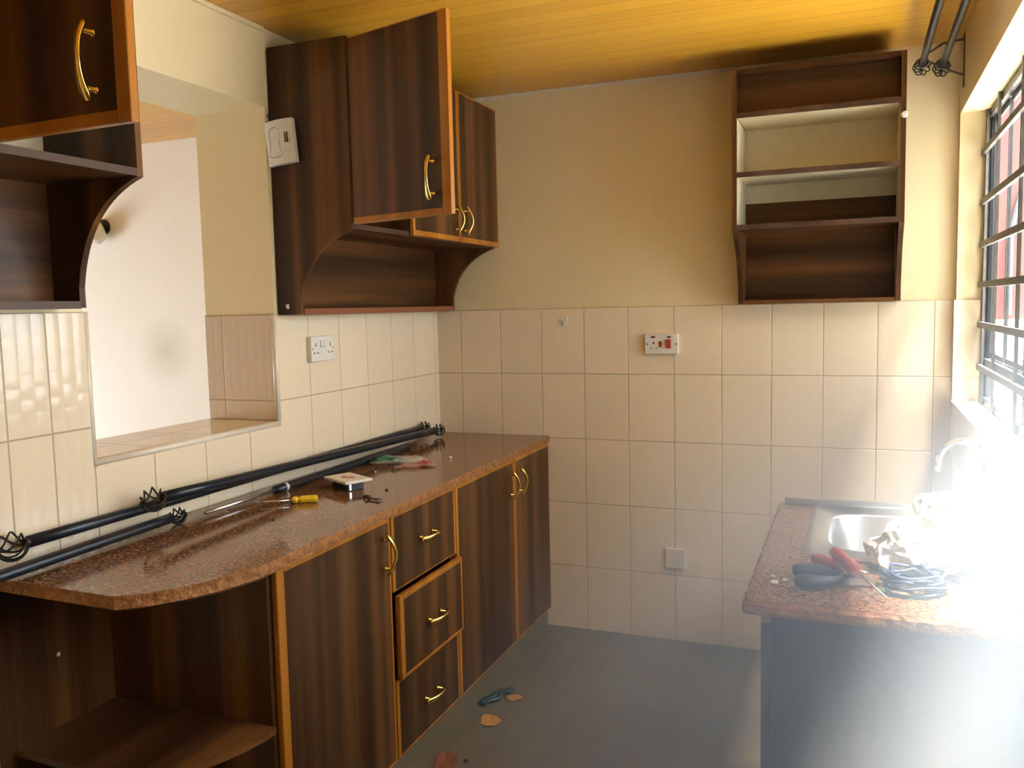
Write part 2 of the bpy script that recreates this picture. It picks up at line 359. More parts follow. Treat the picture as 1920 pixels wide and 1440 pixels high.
def leaf(parent, T, w, z0, z1, tl, tr, tt, tb, hc=None, vert=True, L=.13, name='door', grain='wood_z', th=.018):
    """a door or drawer front: dark laminate panel, orange lipping, brass handle. u 0..w, n 0 (front) .. -th"""
    TT = lambda p: T(p.x, p.y, p.z)
    d = MB().box(.001, w-.001, -th, -.0012, z0+.001, z1-.001, TT).build(name, grain, parent)
    m = MB()
    if tl: m.box(0, tl, -th-.0005, .0, z0, z1, TT)
    if tr: m.box(w-tr, w, -th-.0005, .0, z0, z1, TT)
    if tt: m.box(tl or 0, w-(tr or 0), -th-.0005, .0, z1-tt, z1, TT)
    if tb: m.box(tl or 0, w-(tr or 0), -th-.0005, .0, z0, z0+tb, TT)
    m.build('edge_trim', 'edge', d, bevel=.003)
    if hc: handle(d, lambda u, n, z: T(u, n, z), hc, L, vert)
    return d
def leftT(x, y): return lambda u, n, z: Vector((x+n, y+u, z))

# ------------------------------------------------------------------ base units along the left wall
XF = .565   # front plane of the base doors
def carcass(p, y0, y1, x1=XF-.02, z0=.085, z1=.879):
    m = MB(); m.box(.008, x1, y0, y0+.016, z0, z1); m.box(.008, x1, y1-.016, y1, z0, z1); m.box(.008, x1, y0+.016, y1-.016, z0, z0+.016)
    m.box(.008, .024, y0+.016, y1-.016, z0+.016, z1); m.box(.024, x1, y0+.016, y1-.016, z1-.016, z1)
    return m.build('carcass', 'wood_z', p)
def quarter(y1, inset=0, jit=0):
    """outline of the rounded counter end, seen from above, x outwards, from the wall at y=-2.40"""
    e = inset
    P = [(.008, -2.402+e), (.40-e, -2.415+e)]
    P += [(p.x, p.y) for p in bez((.42-e, -2.415+e, 0), (.555-e, -2.33+e, 0), (.588-e, -2.10, 0), 14)]
    return P
endu = empty('open_end_shelf_unit', (.3, -2.2, 0), 'open dark wooden shelf unit with rounded shelf under the near counter end', 'shelf unit')
B(.008, .024, -2.40, -2.052, .085, .879).build('back_panel', 'wood_z', endu)
B(.024, XF-.02, -2.066, -2.051, .085, .879).build('side_panel', 'wood_z', endu)
pz = lambda p, t: Vector((p[0], p[1], t))
for (z0, z1, nm, ins) in ((.459, .475, 'shelf', .03), (.085, .101, 'bottom_board', .03), (.863, .879, 'top_board', .035)):
    q = [p for p in quarter(0, ins) if p[1] < -2.07]; q = [(max(.0245, a), b) for a, b in q]+[(q[-1][0]-.002, -2.067), (.0245, -2.067)]
    MB().prism(q, pz, z0, z1).build(nm, 'wood_y', endu)
B(.10, .46, -2.33, -2.07, 0, .085).build('plinth', 'wood_y', endu)
m = MB(); m.lathe([(.004, 0), (.006, .0006), (.003, .0012)], (.0242, -2.235, .66), (1, 0, 0), 7); m.build('paint_mark', 'white_paint', endu)
d1 = empty('single_door_base_cabinet', (.3, -1.76, 0), 'dark single door base cabinet with wide orange left edge, beside the open end shelf', 'cabinet')
carcass(d1, -2.05, -1.485)
leaf(d1, leftT(XF, -2.05), .562, .088, .877, .032, .010, .018, .01, (.562-.04, .770))
dr = empty('three_drawer_base_cabinet', (.3, -1.25, 0), 'dark wooden base cabinet with three drawers, the middle drawer pulled out slightly', 'cabinet')
carcass(dr, -1.483, -1.020)
leaf(dr, leftT(XF, -1.480), .457, .632, .877, .018, .014, .012, .004, (.228, .762), False, .125, 'drawer')
d2 = leaf(dr, leftT(XF+.022, -1.480), .457, .352, .622, .026, .014, .018, .012, (.228, .485), False, .125, 'drawer')
leaf(dr, leftT(XF, -1.480), .457, .088, .346, .018, .014, .012, .01, (.228, .210), False, .125, 'drawer')
m = MB(); m.box(.10, XF+.001, -1.462, -1.448, .37, .56); m.box(.10, XF+.001, -1.056, -1.042, .37, .56); m.box(.10, XF+.001, -1.448, -1.056, .37, .38); m.build('drawer_box', 'wood_x', d2)
dd = empty('double_door_base_cabinet', (.3, -.52, 0), 'dark wooden base cabinet with two tall doors, against the tiled back wall', 'cabinet')
carcass(dd, -1.018, -.012)
leaf(dd, leftT(XF, -1.016), .568, .088, .877, .018, .016, .016, .008, (.568-.045, .775), True, .12)
leaf(dd, leftT(XF, -.446), .434, .088, .877, .016, .004, .016, .008, (.045, .775), True, .12)

# granite worktop, left: polished top, rough cut edge
def worktop(name, outline, z0, z1, label):
    m = MB(); n = len(outline)
    m.m = 0; m.add([(x, y, z1) for x, y in outline], [list(range(n))]); m.add([(x, y, z0) for x, y in outline], [list(range(n))])
    m.m = 1; a = [(x, y, z1) for x, y in outline]; mid = [(x, y, (z0+z1)/2) for x, y in outline]; lo = [(x, y, z0) for x, y in outline]
    cx = sum(p[0] for p in outline)/n; cy = sum(p[1] for p in outline)/n
    mid = [(x+random.uniform(-.001, .004)*(1 if x > cx else -1)*(0 if x < .02 or y > -.02 else 1), y, z+random.uniform(-.004, .004)) for x, y, z in mid]
    vs = a+mid+lo
    m.add(vs, [(i, (i+1) % n, n+(i+1) % n, n+i) for i in range(n)]+[(n+i, n+(i+1) % n, 2*n+(i+1) % n, 2*n+i) for i in range(n)])
    return m
fr = [(p[0], p[1]) for p in quarter(0, 0)]
edge = []
for i in range(1, 110):
    y = -2.10+i*(2.10-.010)/110; x = .588-(.588-.572)*(i/110)
    edge.append((x+random.uniform(-.0015, .0015), y))
out = fr+edge+[(.572, -.010), (.008, -.010)]
wt = worktop('granite_worktop', out, .881, .911, None).build('granite_worktop', ['granite', 'granite_edge'])
tag(wt, 'long polished brown granite worktop with a rough cut edge along the left wall', 'worktop')

# ------------------------------------------------------------------ wall cabinets on the left
def profile(z0, zs, zt, d=.32, db=.102):
    """side panel outline (x, z): shallow at the bottom, curving out below the doors"""
    P = [(.0, z0), (db, z0), (db, z0+.04)]
    P += [(p.x, p.y) for p in bez((db, z0+.05, 0), (db+.03, zs-.06, 0), (d, zs-.002, 0), 16)]
    return P+[(d, zs+.01), (d, zt), (0, zt)]
yz = lambda p, t: Vector((p[0], t, p[1]))
wc = empty('three_door_wall_cabinet', (.16, -.62, 1.5), 'dark wooden wall cabinet with three doors, its left door swung open, above the socket', 'cabinet')
off = .007
def cab(parent, y0, y1, z0, zs, zt, d, inner_mat, panel_ends=(1, 1), db=.102):
    pr_ = [(max(a, off), b) for a, b in profile(z0, zs, zt, d, db)]
    for k, (a, b) in enumerate(((y0, y0+.018), (y1-.018, y1))):
        if panel_ends[k]: MB().prism(pr_, yz, a, b).build('side_panel', 'wood_z', parent)
    B(off, d-.002, y0+.018, y1-.018, zt-.018, zt).build('top_panel', 'wood_y', parent)
    sh = B(off+.006, d-.004, y0+.018, y1-.018, zs, zs+.016).build('shelf', 'wood_y', parent)
    B(d-.0045, d, y0+.018, y1-.018, zs-.001, zs+.017).build('edge_strip', 'edge_dark', sh)
    bt = B(off+.006, db-.004, y0+.018, y1-.018, z0, z0+.016).build('bottom_board', 'wood_y', parent)
    B(off, off+.006, y0+.018, y1-.018, z0, zs).build('lower_back_panel', 'wood_y', parent)
    B(off, off+.005, y0+.018, y1-.018, zs, zt-.018).build('upper_back_panel', inner_mat, parent)
    return bt
bt = cab(wc, -1.245, -.012, 1.502, 1.788, 2.415, .318, 'melamine')
B(.098, .104, -1.227, -.030, 1.500, 1.522).build('edge_strip', 'edge_red', bt)
B(off, .316, -.846, -.828, 1.804, 2.397).build('divider', 'wood_z', wc)
# open door, hinged beside the left side panel
hp = Vector((.325, -1.242, 0)); tdir = Vector((.745-.325, -1.360+1.242, 0)).normalized(); nd = Vector((-tdir.y, tdir.x, 0)); nd = -nd  # nd faces the camera
def openT(u, n, z): return hp+tdir*u+nd*n+Vector((0, 0, z))
leaf(wc, openT, .437, 1.800, 2.408, .0, .036, .004, .022, (.437-.068, 1.915), True, .14)
for z in (1.90, 2.31): B(.300, .316, -1.2265, -1.214, z, z+.05).build('hinge', 'steel', wc)
leaf(wc, leftT(.339, -.843), .413, 1.790, 2.412, .014, .012, .005, .022, (.413-.045, 1.880), True, .12)
leaf(wc, leftT(.339, -.427), .412, 1.790, 2.412, .014, .003, .005, .022, (.040, 1.880), True, .12)
m = MB(); m.prism([(.045+(.007+.003*math.sin(k*2.3))*math.cos(k*PI/5), 1.532+(.009+.004*math.sin(k*1.7))*math.sin(k*PI/5)) for k in range(10)], yz, -1.2458, -1.2450)
m.build('paint_mark', 'white_paint', wc)
lc = empty('near_wall_cabinet', (.16, -2.57, 1.535), 'dark wooden wall cabinet nearest the camera with its door standing open at left', 'cabinet')
bt = cab(lc, -3.0, -2.147, 1.534, 1.843, 2.415, .31, 'melamine', db=.100)
B(.096, .103, -2.982, -2.165, 1.532, 1.551).build('edge_strip', 'edge_dark', bt)
hp2 = Vector((.328, -2.572, 0)); td2 = Vector((.735-.328, -2.588+2.572, 0)).normalized(); nd2 = Vector((td2.y, -td2.x, 0))
def openT2(u, n, z): return hp2+td2*u+nd2*n+Vector((0, 0, z))
leaf(lc, openT2, .394, 1.850, 2.412, .0, .034, .02, .024, (.394-.078, 1.960), True, .14)
leaf(lc, leftT(.330, -2.998), .412, 1.842, 2.412, .02, .02, .02, .024, (.045, 1.930), True, .13)

# ------------------------------------------------------------------ open wall unit on the back wall
ru = empty('open_wall_unit', (1.75, -.15, 1.5), 'open dark wall shelf unit with cream lined compartments, right side of the back wall', 'shelf unit')
RX0, RX1, RZ1, RD = 1.440, 2.052, 2.392, .30
P = [(.008, 1.502), (.098, 1.502), (.098, 1.56)]+[(p.x, p.y) for p in bez((.10, 1.57, 0), (.16, 1.72, 0), (RD, 1.786, 0), 14)]+[(RD, 1.80), (RD, RZ1), (.008, RZ1)]
xz = lambda p, t: Vector((t, -p[0], p[1]))
for a, b in ((RX0, RX0+.018), (RX1-.018, RX1)):
    sp_ = MB().prism(P, xz, a, b).build('side_panel', 'wood_z', ru)
    c0 = b if a == RX0 else a-.0012
    B(c0, c0+.0012, -RD+.012, -.012, 1.806, 2.212).build('lining', 'melamine', sp_)
ix0, ix1 = RX0+.019, RX1-.019
B(ix0, ix1, -RD, -.008, RZ1-.016, RZ1).build('top_panel', 'wood_x', ru)
B(ix0+.001, ix1-.001, -.250, -.238, 2.236, RZ1-.018).build('fascia_board', 'wood_x', ru)
for z, nm in ((2.214, 'shelf'), (1.990, 'shelf')):
    s_ = B(ix0+.0012, ix1-.0012, -RD+.012, -.012, z, z+.016).build(nm, 'melamine', ru)
    B(ix0, ix1, -RD, -RD+.012, z-.001, z+.018).build('edge_strip', 'edge_dark', s_)
s_ = B(ix0, ix1, -RD+.012, -.012, 1.790, 1.806).build('shelf', 'wood_x', ru)
B(ix0, ix1, -RD, -RD+.012, 1.788, 1.808).build('edge_strip', 'edge_dark', s_)
B(ix0, ix1, -.012, -.008, 1.502, 1.915).build('lower_back_panel', 'wood_x', ru)
B(ix0, ix1, -.011, -.0085, 1.915, 2.214).build('upper_back_panel', 'melamine', ru)
B(ix0, ix1, -.012, -.0085, 2.230, RZ1-.018).build('upper_back_panel', 'wood_x', ru)
s_ = B(ix0, ix1, -.094, -.012, 1.502, 1.516).build('bottom_board', 'wood_x', ru)
m = MB().lathe([(.012, 0), (.012, .003), (.008, .006)], (RX1-.006, -RD, 2.168), (0, -1, 0), 16); m.build('screw_cap', 'white_plastic', ru, smooth=False)

# ------------------------------------------------------------------ wall fittings
# door chime on the cabinet side
def rotT(c, ang):
    ca, sa = math.cos(ang), math.sin(ang); return lambda p: Vector((c[0]+p.x*ca-p.z*sa, c[1]+p.y, c[2]+p.x*sa+p.z*ca))
T = rotT((.060, -1.2455, 2.090), math.radians(5))
ch = empty('door_chime', (.06, -1.25, 2.02), 'white plastic door chime with an embossed bell, on the side of the wall cabinet', 'door chime')
m = MB(); K = 12; hw, hh, dp = .056, .0745, .028
top = []; prof = [(-hw+2*hw*i/K, -(.020+.010*math.sin(PI*i/K))) for i in range(K+1)]
poly = [(-hw, -.0005)]+prof+[(hw, -.0005)]
m.prism(poly, lambda p, t: T(Vector((p[0], p[1], t))), -hh, hh); m.build('housing', 'white_plastic', ch, bevel=.002)
half = [(0, .052), (.012, .050), (.020, .040), (.0225, .028), (.020, .012), (.018, 0), (.019, -.014), (.023, -.028), (.0285, -.040), (.024, -.045), (.012, -.048), (0, -.050)]
bell = [T(Vector((-.014+x, -.0300 if abs(x) < .02 else -.0288, z-.002))) for x, z in half+[(-a, b) for a, b in half[-2::-1]]]
MB().tube(bell, .0011, 6, False).build('bell_outline', 'grey_line', ch)
for dx in (.028, .036): B(0, 1, 0, 1, 0, 1) if 0 else MB().box(dx-.0016, dx+.0016, -.0292, -.020, -.006, .028, T).build('sound_slot', 'dark_slot', ch)
MB().tube([(.004, -1.2475, 2.18), (.0, -1.2500, 2.19), (-.004, -1.249, 2.205)], .0018, 6).build('wire', 'black_rubber', ch)
# twin socket on the left wall, facing +x
def plate(name, T, w, h, label, cat, d=.012, mat='white_plastic'):
    o = empty(name, T(Vector((0, 0, -h/2))), label, cat)
    MB().box(-w/2, w/2, 0, d, -h/2, h/2, T).build('faceplate', mat, o, bevel=.0025); return o
TL = lambda p: Vector((.006+p.y, -1.013+p.x, 1.372+p.z))
so_ = plate('twin_socket', TL, .150, .094, 'white twin power socket on left wall tiles under the wall cabinet', 'socket', .022)
for s in (-1, 1):
    c0 = s*.047
    MB().box(c0-.002, c0+.002, .0215, .0228, .008, .022, TL).build('pin_hole', 'dark_slot', so_)
    for q in (-.011, .011): MB().box(c0+q-.0028, c0+q+.0028, .0215, .0228, -.018, -.012, TL).build('pin_hole', 'dark_slot', so_)
for q in (-.067, .067): MB().box(q-.0022, q+.0022, .0215, .0228, -.002, .004, TL).build('screw', 'dark_slot', so_)
for q in (-.009, .009):
    r_ = MB().box(q-.0075, q+.0075, .0215, .0250, .008, .030, TL).build('rocker_switch', 'white_plastic', so_, bevel=.001)
    mm = MB(); mm.box(q-.0088, q-.0078, .0215, .0228, .006, .031, TL); mm.box(q-.0088, q+.0078, .0215, .0228, .0058, .0072, TL); mm.build('shadow_gap', 'grey_line', r_)
# cooker control unit on the back wall, facing -y
TB = lambda cx, cz: (lambda p: Vector((cx+p.x, -.008-p.y, cz+p.z)))
T = TB(1.103, 1.336)
cu_ = plate('cooker_control_unit', T, .146, .088, 'white cooker switch plate with red rockers on the back wall tiles', 'switch', .020)
MB().box(-.037, -.031, .0195, .0208, -.001, .009, T).build('pin_hole', 'dark_slot', cu_)
for q in (-.045, -.021): MB().box(q-.003, q+.003, .0195, .0208, -.021, -.017, T).build('pin_hole', 'dark_slot', cu_)
for q in (-.062, .064): MB().box(q-.003, q+.003, .0195, .0208, -.004, .002, T).build('screw', 'dark_slot', cu_)
for q in (-.036, .034): MB().box(q-.009, q+.009, .0195, .0212, .026, .034, T).build('neon_lens', 'dark_red', cu_)
MB().box(-.0095, .0035, .0195, .0235, -.014, .011, T).build('small_rocker_switch', 'red_plastic', cu_, bevel=.001)
MB().box(.0215, .0425, .0195, .0265, -.020, .020, T).build('large_rocker_switch', 'red_plastic', cu_, bevel=.001)
T = TB(1.158, .380)
co_ = plate('cable_outlet_plate', T, .088, .088, 'small cream cable outlet plate low on the back wall', 'outlet', .016, 'ivory_plastic')
for q in (-.03, .03): MB().lathe([(.003, 0), (.003, .001)], T(Vector((q, .0155, -.012))), (0, -1, 0), 10).build('screw', 'steel', co_)
T = TB(.653, 1.440)
hk = empty('adhesive_hook', (.653, -.01, 1.41), 'tiny white adhesive hook near the top of the back wall tiles', 'hook')
m = MB(); m.prism([(-.017, .022), (.017, .022), (.017, -.008), (.010, -.020), (0, -.024), (-.010, -.020), (-.017, -.008)], lambda p, t: T(Vector((p[0], t, p[1]))), 0, .004); m.build('backing', 'white_plastic', hk, bevel=.001)
MB().tube([T(Vector((0, .003, .005))), T(Vector((0, .008, -.004))), T(Vector((0, .012, -.012))), T(Vector((0, .013, -.018))), T(Vector((0, .018, -.014)))], .0035, 8).build('hook', 'ivory_plastic', hk, smooth=True)
# wall lamp in the room beyond
wlmp = empty('wall_lamp', (-2.2, .1, 1.98), 'small frosted wall lamp on the far wall seen through the opening', 'lamp')
MB().lathe([(.045, 0), (.045, .015), (.02, .02), (.018, .05)], (-2.2, .1, 2.03), (0, -1, 0), 16).build('base', 'bronze_black', wlmp)
MB().lathe([(.03, .0), (.05, .02), (.075, .06), (.078, .09), (.06, .12), (.03, .13)], (-2.2, .03, 2.06), (0, -.35, -1), 18).build('shade', 'white_plastic', wlmp, smooth=True)

# ------------------------------------------------------------------ curtain rods
def cage(m, c, ax, r, wires=7, tw=1.3, wr_=.0026, stretch=1.0):
    ax = Vector(ax).normalized(); a = ax.orthogonal().normalized(); b = ax.cross(a); c = Vector(c)
    for k in range(wires):
        pth = []
        for i in range(15):
            th = PI*i/14; ph = 2*PI*k/wires+tw*th/PI*2
            pth.append(c+ax*(math.cos(th)*r*stretch)+(a*math.cos(ph)+b*math.sin(ph))*math.sin(th)*r)
        m.tube(pth, wr_, 5)
def finial(parent, c, ax, r, **k):
    m = MB(); cage(m, c, ax, r, **k); axn = Vector(ax).normalized(); cc = Vector(c)
    m.lathe([(.006, 0), (.009, .003), (.005, .008)], cc+axn*(r-.003), axn, 10)
    m.lathe([(.011, 0), (.013, .006), (.010, .014)], cc-axn*(r+.012), axn, 12)
    return m.build('finial', 'bronze_black', parent, smooth=True)
def rod(label, a, b, r, fa=0, fb=0, group=None, name='curtain_rod', mat='black_metal', **k):
    a, b = Vector(a), Vector(b); d = (b-a).normalized(); mid = (a+b)/2
    o = empty(name, (mid.x, mid.y, min(a.z, b.z)-r), label, 'curtain rod', group)
    MB().tube([a+(b-a)*i/10 for i in range(11)], r, 14).build('pole', mat, o, smooth=True)
    if fa: finial(o, a-d*(fa+.008), -d, fa, **k)
    if fb: finial(o, b+d*(fb+.008), d, fb, **k)
    return o
rod('longest black curtain rod leaning on the tiles, cage finial at each end', (.040, -2.31, .972), (.040, -.275, .966), .0150, .035, .027)
o = rod('black curtain rod from mid counter to the far corner, finials at both ends', (.095, -1.92, 1.003), (.084, -.215, .948), .0155, .034, .028)
o = rod('black rod at the left frame edge ending in a dark finial on the counter', (.103, -2.60, .928), (.092, -1.90, .936), .0145, 0, .0235)
o = rod('short stout black tube with a thin silver inner pole, in front of the rods', (.112, -1.45, .925), (.112, -.53, .925), .0135)
MB().tube([(.112, -1.78, .925), (.112, -1.44, .925)], .006, 10).build('inner_pole', 'steel', o, smooth=True)
MB().lathe([(.0142, 0), (.0142, .012)], (.112, -1.40, .925), (0, 1, 0), 14).build('collar', 'ivory_plastic', o)
# rods above the window
def wrod(x, z, lab): return rod(lab, (x, -3.3, z), (x, -.115, z), .0125, 0, .030, 'curtain rods above the window')
wrod(2.112, 2.378, 'dark curtain rod above the window, the one further from the wall')
wrod(2.180, 2.366, 'dark curtain rod above the window, the one closer to the wall')
br = empty('curtain_bracket', (2.25, -.14, 2.28), 'thin steel bracket on the window wall carrying two curtain rods', 'bracket')
B(2.246, 2.2498, -.150, -.130, 2.275, 2.465).build('wall_plate', 'grille', br)
MB().tube([(2.247, -.140, 2.318), (2.19, -.140, 2.345), (2.112, -.140, 2.3925)], .004, 8).build('strut', 'grille', br)
MB().tube([(2.247, -.140, 2.445), (2.18, -.140, 2.44), (2.112, -.140, 2.4)], .004, 8).build('arm', 'grille', br)
for x, z in ((2.112, 2.378), (2.180, 2.366)): MB().tube([(x+.0175*math.cos(a*PI/8), -.140, z+.0175*math.sin(a*PI/8)) for a in range(17)], .0045, 8, False).build('ring', 'grille', br)

# ------------------------------------------------------------------ small things on the left worktop
ZT = .9112
sd_ = empty('yellow_screwdriver', (.24, -1.55, ZT), 'screwdriver with clear yellow handle lying on the left worktop', 'screwdriver')
a = Vector((.155, -1.612, ZT+.010)); e = Vector((.318, -1.506, ZT+.0115)); d = (e-a).normalized()
hs = a+d*.115
MB().lathe([(.006, 0), (.010, .004), (.0115, .012), (.0085, .018), (.0085, .022), (.0115, .03), (.0115, .072), (.009, .080)], hs, d, 8).build('grip', 'yellow', sd_)
MB().tube([a, a+d*.118], .003, 10).build('shaft', 'chrome', sd_, smooth=True)
# loose switch plate lying face up on its back box
sp = empty('loose_switch_plate', (.30, -1.295, ZT), 'loose ivory switch plate with red marks lying face up on the left worktop', 'switch plate')
cq = Vector((.298, -1.298, ZT)); ang = math.atan2(-.073, .138)
def TP(p): ca, sa = math.cos(ang), math.sin(ang); return Vector((cq.x+p.x*ca-p.y*sa, cq.y+p.x*sa+p.y*ca, cq.z+p.z))
MB().box(-.050, .050, -.032, .032, 0, .028, TP).build('back_box', 'black_rubber', sp, bevel=.002)
MB().box(-.076, .076, -.052, .052, .028, .038, TP).build('faceplate', 'ivory_plastic', sp, bevel=.003)
m = MB(); m.box(-.030, .020, -.010, .004, .038, .0388, TP); m.box(-.006, .004, -.024, .022, .038, .0389, TP); m.box(.010, .030, .002, .014, .038, .0387, TP); m.build('red_mark', 'red_plastic', sp)
MB().box(.051, .054, -.026, -.018, .004, .028, TP).build('terminal', 'chrome', sp)
def sheet(c, sx, sy, hgt, ang, seed, n=18, taper=.5, zb=0.001):
    """crumpled closed bag: two wavy skins joined at the rim"""
    vs = []; fs = []; ca, sa = math.cos(ang), math.sin(ang)
    for side in (1, -1):
        for i in range(n+1):
            for j in range(n+1):
                u, v = i/n*2-1, j/n*2-1
                w_ = 1-taper*max(0, u); x = u*sx/2; y = v*sy/2*w_*(1-.18*abs(u)**2)+.008*math.sin(u*7+seed)
                k = (1-u*u)*(1-v*v); nn = noise.noise(Vector((u*2.3+seed, v*2.1, seed)))
                z = zb+hgt*.5*(1+.0)*(1-.3*abs(u))+(side*.5*hgt*k**.6*(1+.6*nn) if side > 0 else -hgt*.5*k**.5*.95)+.003*(nn if side > 0 else 0)
                z = max(z, zb)
                vs.append((c[0]+x*ca-y*sa, c[1]+x*sa+y*ca, c[2]+z))
    N1 = (n+1)**2
    for s_ in (0, 1):
        for i in range(n):
            for j in range(n):
                q = [s_*N1+i*(n+1)+j, s_*N1+(i+1)*(n+1)+j, s_*N1+(i+1)*(n+1)+j+1, s_*N1+i*(n+1)+j+1]; fs.append(q)
    return MB().add(vs, fs)
pb = empty('clear_plastic_packet', (.2, -.83, ZT), 'crumpled clear plastic packet with green and red print on the left worktop', 'packet')
sheet((.235, -.835, ZT), .22, .115, .028, math.radians(25), 3.1).build('clear_pouch', 'clear_film', pb, smooth=True)
sheet((.198, -.865, ZT+.006), .125, .055, .026, math.radians(12), 1.2).build('green_insert', 'green_plastic', pb, smooth=True)
sheet((.335, -.890, ZT), .16, .055, .012, math.radians(35), 5.2).build('pink_pouch', 'pink_film', pb, smooth=True)
sheet((.352, -.845, ZT+.003), .055, .03, .012, math.radians(35), 2.2).build('red_insert', 'red_plastic', pb, smooth=True)
m = MB().lathe([(.002, 0), (.006, .002), (.0065, .006), (.003, .009)], (.388, -.687, ZT), (0, 0, 1), 12); tag(m.build('plastic_bead', 'white_paint', smooth=True), 'tiny white bead on the worktop right of the plastic packet', 'bead')
m = MB(); m.tube([(.434, -1.42, ZT+.004), (.448, -1.428, ZT+.010), (.455, -1.416, ZT+.006), (.445, -1.412, ZT+.004), (.46, -1.432, ZT+.006), (.50, -1.452, ZT+.005), (.516, -1.462, ZT+.003)], [.004, .005, .004, .004, .004, .002, .001], 7); m.tube([(.47, -1.436, ZT+.004), (.50, -1.438, ZT+.006), (.512, -1.435, ZT+.004)], [.003, .002, .001], 6)
tag(m.build('plant_scrap', 'twig', smooth=True), 'dark brown dried scrap near the front edge of the left worktop', 'scrap')
def blob(c, r, seed, sq=.5):
    m = MB(); bm = bmesh.new(); bmesh.ops.create_icosphere(bm, subdivisions=2, radius=1)
    vs = [(c[0]+v.co.x*r*(1+.4*noise.noise(v.co*1.7+Vector((seed, 0, 0)))), c[1]+v.co.y*r*.8*(1+.4*noise.noise(v.co*2+Vector((0, seed, 0)))), c[2]+max((v.co.z*.5+.42)*r*sq*2, 0)) for v in bm.verts]
    fs = [[v.index for v in f.verts] for f in bm.faces]; bm.free(); return m.add(vs, fs)
for (x, y, r_, mt, lb) in ((.444, -1.292, .006, 'twig', 'dark crumb between the switch plate and the worktop edge'), (.326, -1.744, .006, 'twig', 'dark crumb on the worktop in front of the yellow screwdriver'), (.245, -1.03, .005, 'crumb', 'pale crumb on the worktop behind the switch plate')):
    tag(blob((x, y, ZT), r_, x*9).build('crumb', mt), lb, 'crumb')

# ------------------------------------------------------------------ litter on the floor
def scrap(name, pts, mat, label, cat, th=.0015, curl=.006):
    cx = sum(p[0] for p in pts)/len(pts); cy = sum(p[1] for p in pts)/len(pts); n = len(pts); m = MB()
    o_ = [(x, y, .0008+curl*abs(math.sin(i*2.1))) for i, (x, y) in enumerate(pts)]
    vs = [(x, y, z+th) for x, y, z in o_]+[(x, y, z) for x, y, z in o_]+[(cx, cy, .001+th), (cx, cy, .0006)]
    fs = [(i, (i+1) % n, 2*n) for i in range(n)]+[((i+1) % n+n, i+n, 2*n+1) for i in range(n)]+[(i, i+n, (i+1) % n+n, (i+1) % n) for i in range(n)]
    return tag(m.add(vs, fs).build(name, mat), label, cat)
def ring(cx, cy, rx, ry, ang, n=11, j=.15, sh=0):
    random.seed(int(cx*1000)); P = []
    for i in range(n):
        a = 2*PI*i/n; k = 1+random.uniform(-j, j); x, y = rx*k*math.cos(a), ry*k*math.sin(a)*(1-sh*math.cos(a)); P.append((cx+x*math.cos(ang)-y*math.sin(ang), cy+x*math.sin(ang)+y*math.cos(ang)))
    return P
scrap('paper_scrap', ring(.668, -.985, .036, .045, .5, sh=.3), 'orange_paper', 'larger round orange paper scrap on the floor below the drawers', 'paper scrap')
scrap('paper_scrap', ring(.682, -.785, .030, .026, .2, 8, .2), 'orange_paper', 'smaller orange paper scrap beside the blue wrapper on the floor', 'paper scrap')
scrap('paper_scrap', ring(.640, -1.30, .040, .065, .3, 10, .15), 'rust_paper', 'rust red paper scrap nearest the camera on the floor', 'paper scrap')
tag(sheet((.615, -.80, 0), .19, .045, .022, math.radians(72), 6.4).build('snack_wrapper', 'blue_foil', smooth=True), 'crumpled blue and silver wrapper on the floor by the skirting', 'wrapper')
tag(blob((.701, -1.273, 0), .009, 3).build('crumb', 'twig'), 'black crumb on the floor beside the rust red scrap', 'crumb')

# ------------------------------------------------------------------ right counter with the sink
RXF, RY0, RY1 = 1.722, -2.0, -1.12
rc = empty('sink_base_cabinet', (2.0, -1.55, 0), 'dark wooden sink cabinet under the window, seen end on', 'cabinet')
B(RXF+.020, 2.240, RY0, RY0+.018, .09, .879).build('side_panel', 'wood_z', rc)
B(RXF+.020, 2.240, RY1-.018, RY1, .09, .879).build('side_panel', 'wood_z', rc)
B(RXF+.020, 2.240, RY0+.018, RY1-.018, .09, .106).build('bottom_board', 'wood_y', rc)
B(RXF+.06, 2.240, RY0+.02, RY1-.02, 0, .09).build('plinth', 'wood_y', rc)
def rightT(x, y): return lambda u, n, z: Vector((x-n, y-u, z))
leaf(rc, rightT(RXF, RY1-.002), .436, .095, .877, .02, .02, .02, .02, (.39, .77), True, .12)
leaf(rc, rightT(RXF, RY1-.440), .438, .095, .877, .02, .0, .02, .02, (.045, .77), True, .12)
# worktop with sink cut-out
sx0, sx1, sy0, sy1 = 1.83, 2.17, -1.62, -1.20
X0, X1, Y0, Y1 = 1.690, 2.241, -2.025, -1.11
m = MB(); m.m = 0
for (a, b, c, d) in ((X0+.004, X1, Y0+.004, sy0), (X0+.004, X1, sy1, Y1), (X0+.004, sx0, sy0, sy1), (sx1, X1, sy0, sy1)): m.box(a, b, c, d, .881, .911)
m.m = 1
random.seed(4)
def rough_strip(p, q, nrm, n):
    vs = []; fs = []
    for i in range(n+1):
        t_ = i/n; x, y = p[0]+(q[0]-p[0])*t_, p[1]+(q[1]-p[1])*t_
        for z, k in ((.9105, .2), (.903, 1), (.890, 1), (.8815, .2)): o_ = random.uniform(.000, .004)*k+.004*k; vs.append((x+nrm[0]*o_, y+nrm[1]*o_, z))
    for i in range(n):
        for k in range(3): fs.append((i*4+k, (i+1)*4+k, (i+1)*4+k+1, i*4+k+1))
    m.add(vs, fs)
rough_strip((X0+.004, Y0+.003), (X0+.004, Y1), (-1, 0), 60); rough_strip((X0+.003, Y0+.004), (X1, Y0+.004), (0, -1), 40)
w2 = m.build('granite_worktop', ['granite', 'granite_edge'])
